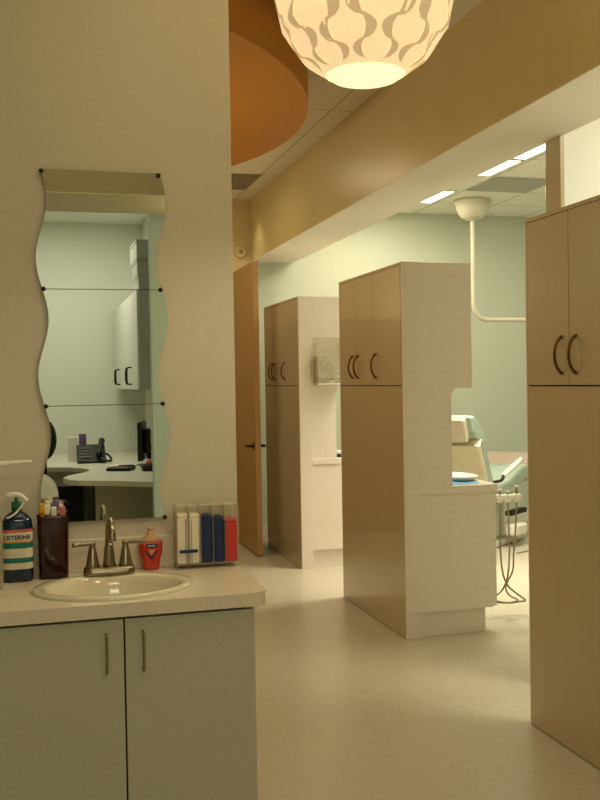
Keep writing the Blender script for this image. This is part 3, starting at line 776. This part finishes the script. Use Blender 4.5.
# back: shell (rear, beige cover) and cushion (front, aqua); profile in local x,z leaning back
def lean(x, z): # x thickness, z along the back
    a = math.radians(24); return (x * math.cos(a) - z * math.sin(a), 0.52 + z * math.cos(a) + x * math.sin(a))
cpart('back_shell', plank([lean(-0.06, 0.02), lean(0.0, 0.0), lean(0.0, 0.50), lean(-0.05, 0.47)], -0.255, 0.255, 0.018), M['shell'])
cpart('back_cushion', plank([lean(0.001, 0.0), lean(0.07, 0.0), lean(0.06, 0.40), lean(0.03, 0.50), lean(0.001, 0.50)], -0.262, 0.262, 0.02), M['vinyl'])
cpart('headrest', plank([(-0.350, 1.17), (-0.290, 1.19), (-0.210, 1.13), (-0.050, 0.985), (-0.080, 0.95), (-0.170, 0.965), (-0.310, 1.06)], -0.24, 0.12, 0.015), M['vinyl'])
cpart('headrest_cover', plank([(-0.390, 1.15), (-0.355, 1.195), (-0.315, 1.185), (-0.280, 1.02), (-0.290, 0.96), (-0.325, 0.97)], -0.19, 0.16, 0.015), M['shell'])
cpart('seat_cushion', plank([(0.0, 0.47), (0.0, 0.58), (0.1, 0.58), (0.35, 0.60), (0.62, 0.70), (0.75, 0.70), (1.15, 0.56), (1.15, 0.50), (0.75, 0.59), (0.4, 0.46)], -0.27, 0.27, 0.03), M['vinyl'])
cpart('footrest_cover', plank([(0.84, 0.68), (0.88, 0.80), (0.98, 0.79), (1.18, 0.65), (1.16, 0.57), (0.9, 0.68)], -0.24, 0.24, 0.012), M['pale'])
cpart('seat_frame', MB().box(0.0, 0.7, -0.2, 0.2, 0.40, 0.468, bev=0.02), M['offwhite'])
for s in (-1, 1):
    cpart('armrest', MB().tube([(0.06, s * 0.33, 0.66), (0.22, s * 0.33, 0.705), (0.44, s * 0.33, 0.77)], [0.022, 0.026, 0.024], n=14), M['white'])
    cpart('arm_post', MB().tube([(0.02, s * 0.24, 0.60), (0.04, s * 0.32, 0.62), (0.07, s * 0.33, 0.662)], 0.015, n=10), M['darkm'])
cpart('control_bar', MB().box(0.32, 0.65, -0.29, -0.22, 0.275, 0.32, bev=0.01), M['darkm'])
cpart('lift_column', MB().box(0.18, 0.5, -0.14, 0.14, 0.06, 0.40, bev=0.03), M['offwhite'])
cpart('floor_base', MB().box(0.05, 0.85, -0.2, 0.2, 0.001, 0.06, bev=0.02), M['offwhite'])
cpart('foot_pedal', MB().box(0.3, 0.55, -0.34, -0.23, 0.10, 0.2, bev=0.02), M['white'])
tag(MB().tube([(3.95, 7.45, 0.007), (4.2, 7.55, 0.007), (4.6, 7.5, 0.007)], 0.006, n=8).build('floor_cable', M['hose']), 'thin dark cable lying on the floor by the dental chair', 'cable')

# ------------------------------------------------------------------ office seen in the mirror
dk = thing('reception_desk', (0.6, -2.4, 0), 'curved pale office desk with peninsula, seen in the mirror', 'desk')
top = [(-1.2, YB + 0.002), (1.198, YB + 0.002), (1.198, -0.72), (0.86, -0.80), (0.62, -0.98), (0.46, -1.07), (0.34, -1.13), (0.26, -1.25), (0.225, -1.42), (0.27, -1.60), (0.37, -1.76), (0.45, -1.93),
       (0.47, -2.1), (0.44, -2.25), (0.33, -2.40), (0.12, -2.52), (-0.2, -2.58), (-1.2, -2.6)]
MB().prism(top, 'z', 0.715, 0.76, bev=0.006).build('desktop', M['desk'], dk)
box('modesty_panel', M['panel'], dk, 0.47, 1.19, -1.32, -1.30, 0.002, 0.714)
box('drawer_front', M['desk'], dk, -1.2, 0.42, -2.72, -2.70, 0.56, 0.714)
MB().tube([(0.12, -2.70, 0.64), (0.13, -2.675, 0.64), (0.22, -2.675, 0.64), (0.23, -2.70, 0.64)], 0.005, n=6, sm=2).build('drawer_handle', M['nickel'], dk)
box('dark_block', M['darkp'], dk, -0.3, 0.45, -3.2, -2.8, 0.002, 0.714)  # dark block filling the opening under the desk
box('knee_panel', M['darkp'], dk, 0.445, 0.469, -2.0, -1.30, 0.002, 0.714)
ZD = 0.7605
t = thing('desk_phone', (0.53, -2.85, ZD), 'black desk phone with its handset on the right, in the mirror', 'phone')
MB().prism([(-2.97, ZD + 0.001), (-2.74, ZD + 0.001), (-2.74, ZD + 0.02), (-2.97, ZD + 0.165)], 'x', 0.40, 0.665, bev=0.004).build('phone_body', M['black'], t)
def slope(y): return ZD + 0.02 + (-2.74 - y) / 0.23 * 0.145
for r_ in range(4):
    for c_ in range(4):
        ya_ = -2.78 - r_ * 0.04
        kb = MB(); kb.prism([(ya_, slope(ya_)), (ya_ - 0.028, slope(ya_ - 0.028)), (ya_ - 0.024, slope(ya_ - 0.028) + 0.008), (ya_ + 0.004, slope(ya_) + 0.008)], 'x', 0.418 + c_ * 0.032, 0.443 + c_ * 0.032)
        kb.build('key', M['phonegrey'], t)
MB().tube([(0.64, -2.96, ZD + 0.20), (0.622, -2.88, ZD + 0.155), (0.60, -2.76, ZD + 0.075)], [0.032, 0.022, 0.032], n=12).build('handset', M['black'], t)
MB().tube([(0.61, -2.73, ZD + 0.05), (0.66, -2.68, ZD + 0.025), (0.71, -2.74, ZD + 0.025), (0.70, -2.84, ZD + 0.06), (0.665, -2.88, ZD + 0.08)], 0.011, n=8).build('handset_cord', M['black'], t)
t = tag(MB().box(0.32, 0.42, -3.12, -3.04, ZD, ZD + 0.235, bev=0.003).build('card_holder', M['white']), 'white upright card holder behind the desk phone, in the mirror', 'holder')
t = tag(MB().box(0.432, 0.50, -3.15, -3.07, ZD, ZD + 0.262, bev=0.003).build('purple_box', M['purple']), 'purple upright box beside the white card holder, in the mirror', 'box')
t = thing('monitor', (0.98, -2.2, ZD), 'black computer monitor seen edge-on in the mirror', 'monitor')
rz = Matrix.Rotation(math.radians(12), 3, 'Z')
MB().box(0.925, 0.965, -2.42, -1.98, ZD + 0.06, ZD + 0.40, bev=0.006, rot=rz).build('screen', M['black'], t)
MB().box(0.967, 1.02, -2.30, -2.10, ZD + 0.12, ZD + 0.34, bev=0.02, rot=rz, piv=(0.945, -2.2, 0)).build('screen_back', M['darkm'], t)
MB().box(0.99, 1.02, -2.24, -2.16, ZD + 0.01, ZD + 0.2, bev=0.004).build('stand', M['black'], t)
MB().box(0.92, 1.10, -2.32, -2.08, ZD + 0.0, ZD + 0.014, bev=0.004).build('stand_foot', M['black'], t)
t = tag(MB().box(0.62, 0.83, -1.98, -1.78, ZD, ZD + 0.028, bev=0.012, rot=Matrix.Rotation(0.4, 3, 'Z')).build('mouse_pad', M['black']), 'black rounded pad lying on the desk before the monitor, in the mirror', 'pad')
t = tag(MB().box(0.66, 0.90, -2.42, -2.16, ZD, ZD + 0.012, bev=0.003, rot=Matrix.Rotation(0.25, 3, 'Z')).build('paper_stack', M['pack']), 'loose white papers on the desk left of the monitor, in the mirror', 'paper')
t = tag(MB().box(0.72, 0.86, -2.10, -2.02, ZD, ZD + 0.03, bev=0.01).build('stapler', M['black']), 'small black desk tool between papers and pad, in the mirror', 'stapler')
t = thing('desk_organizer', (0.95, -1.75, ZD), 'small dark organizer with pale clutter below the monitor, in the mirror', 'organizer')
MB().box(0.89, 1.02, -1.78, -1.66, ZD, ZD + 0.045, bev=0.006).build('tray', M['black'], t)
MB().lathe([(0.02, 0.046), (0.03, 0.07), (0.012, 0.10)], (0.95, -1.72, ZD), 12).build('clutter', M['pinkb'], t)
# wall cabinet on the office side wall, boxes on top
t = thing('wall_cabinet', (1.03, -2.9, 1.45), 'white wall cabinet with two pulls, in the mirror', 'cabinet')
box('carcass', M['grey'], t, 0.89, 1.199, -4.1, -1.7, 1.45, 2.30)
for k in range(4):
    y = -4.1 + k * 0.6
    dr = box('door', M['wall_white'], t, 0.868, 0.889, y + 0.002, y + 0.598, 1.452, 2.298, bev=0.002)
    hy = y + (0.53 if k % 2 == 0 else 0.07)
    MB().tube([(0.868, hy, 1.50), (0.83, hy, 1.505), (0.825, hy, 1.57), (0.83, hy, 1.645), (0.868, hy, 1.65)], 0.007, n=6, sm=2).build('handle', M['darkm'], dr)
for k, (xa, ya, z0_, z1_, l) in enumerate(((0.885, -1.72, 2.3005, 2.425, 'grey box directly on the wall cabinet, lowest of the stack, in the mirror'),
                                    (0.878, -1.73, 2.4255, 2.56, 'grey box in the middle of the stack above the wall cabinet, in the mirror'),
                                    (0.872, -1.70, 2.5605, 2.725, 'topmost grey box of the stack above the wall cabinet, in the mirror'))):
    b = thing('storage_box', (xa + 0.14, ya - 0.2, z0_), l, 'box', 'grey boxes stacked on the wall cabinet')
    box('box_body', M['grey'], b, xa + 0.004, xa + 0.28, ya - 0.40 - 0.15 * (k == 2), ya, z0_, z1_ - 0.022, bev=0.003)
    box('box_lid', M['grey'], b, xa, xa + 0.284, ya - 0.404 - 0.15 * (k == 2), ya + 0.004, z1_ - 0.0218, z1_ - 0.0005, bev=0.003)
# white oval-backed chair at the left edge of the mirror
t = thing('visitor_chair', (0.02, -1.15, 0), 'white chair with oval back, at the left edge of the mirror', 'chair')
MB().lathe([(0.001, -0.012), (0.10, -0.010), (0.15, 0.0), (0.152, 0.012), (0.10, 0.02), (0.001, 0.018)], (0.025, -0.98, 0.665), 32, axis='y', sx=1.0, sy=1.18).build('backrest', M['white'], t)
MB().lathe([(0.16, 0.0), (0.19, 0.02), (0.19, 0.04), (0.16, 0.05)], (0.02, -1.18, 0.42), 32).build('seat', M['white'], t)
MB().tube([(0.02, -1.05, 0.43), (0.02, -0.965, 0.50), (0.02, -0.962, 0.62)], 0.014).build('back_stem', M['darkm'], t)
MB().lathe([(0.025, 0.06), (0.022, 0.42)], (0.02, -1.18, 0.0), 16).build('gas_lift', M['darkm'], t)
for k in range(5):
    a = 2 * PI * k / 5
    lg = MB().tube([(0.02, -1.18, 0.09), (0.02 + 0.14 * math.cos(a), -1.18 + 0.14 * math.sin(a), 0.075), (0.02 + 0.25 * math.cos(a), -1.18 + 0.25 * math.sin(a), 0.06)], 0.014, n=8).build('base_leg', M['darkm'], t)
    MB().lathe([(0.025, -0.012), (0.025, 0.012)], (0.02 + 0.25 * math.cos(a), -1.18 + 0.25 * math.sin(a), 0.0255), 12, axis='x').build('caster', M['black'], lg)
t = thing('office_chair', (0.10, -2.3, 0), 'black office chair behind the desk, edge of its back in the mirror', 'chair')
MB().lathe([(0.001, -0.03), (0.09, -0.025), (0.115, 0.0), (0.09, 0.025), (0.001, 0.03)], (0.095, -2.35, 1.02), 28, axis='y', sx=0.95, sy=1.6).build('backrest', M['black'], t)
MB().lathe([(0.16, 0.0), (0.2, 0.03), (0.2, 0.06), (0.16, 0.08)], (0.10, -2.12, 0.42), 28).build('seat', M['black'], t)
MB().tube([(0.10, -2.2, 0.46), (0.10, -2.42, 0.50), (0.10, -2.40, 0.9)], 0.016).build('back_stem', M['darkm'], t)
MB().lathe([(0.03, 0.02), (0.025, 0.42)], (0.10, -2.12, 0.0), 16).build('gas_lift', M['darkm'], t)
for k in range(5):
    a = 2 * PI * k / 5 + 0.3
    lg = MB().tube([(0.10, -2.12, 0.09), (0.10 + 0.28 * math.cos(a), -2.12 + 0.28 * math.sin(a), 0.06)], 0.015, n=8).build('base_leg', M['darkm'], t)
    MB().lathe([(0.025, -0.012), (0.025, 0.012)], (0.10 + 0.28 * math.cos(a), -2.12 + 0.28 * math.sin(a), 0.0255), 12, axis='x').build('caster', M['black'], lg)

# ------------------------------------------------------------------ world, camera, view
w = bpy.data.worlds.new('world'); SC.world = w; w.use_nodes = True
w.node_tree.nodes['Background'].inputs[0].default_value = (0.5, 0.42, 0.3, 1); w.node_tree.nodes['Background'].inputs[1].default_value = 0.1
yaw, pit, rol = math.radians(15.4358), math.radians(1.1006), math.radians(-0.9545)
fwd = Vector((math.sin(yaw) * math.cos(pit), math.cos(yaw) * math.cos(pit), -math.sin(pit)))
rt = Vector((math.cos(yaw), -math.sin(yaw), 0)); up = rt.cross(fwd)
R_ = math.cos(rol) * rt + math.sin(rol) * up; U_ = -math.sin(rol) * rt + math.cos(rol) * up
cam = bpy.data.cameras.new('camera'); co = bpy.data.objects.new('camera', cam); C.objects.link(co)
cam.sensor_fit = 'HORIZONTAL'; cam.sensor_width = 36.0; cam.lens = 970.0 / 600.0 * 36.0; cam.clip_start = 0.02
co.matrix_world = Matrix(((R_.x, U_.x, -fwd.x, 0), (R_.y, U_.y, -fwd.y, 0), (R_.z, U_.z, -fwd.z, 1.5), (0, 0, 0, 1)))
SC.camera = co
SC.view_settings.view_transform = 'Standard'; SC.view_settings.look = 'None'; SC.view_settings.gamma = 1.0
SC.view_settings.exposure = 0.0; SC.view_settings.use_curve_mapping = False
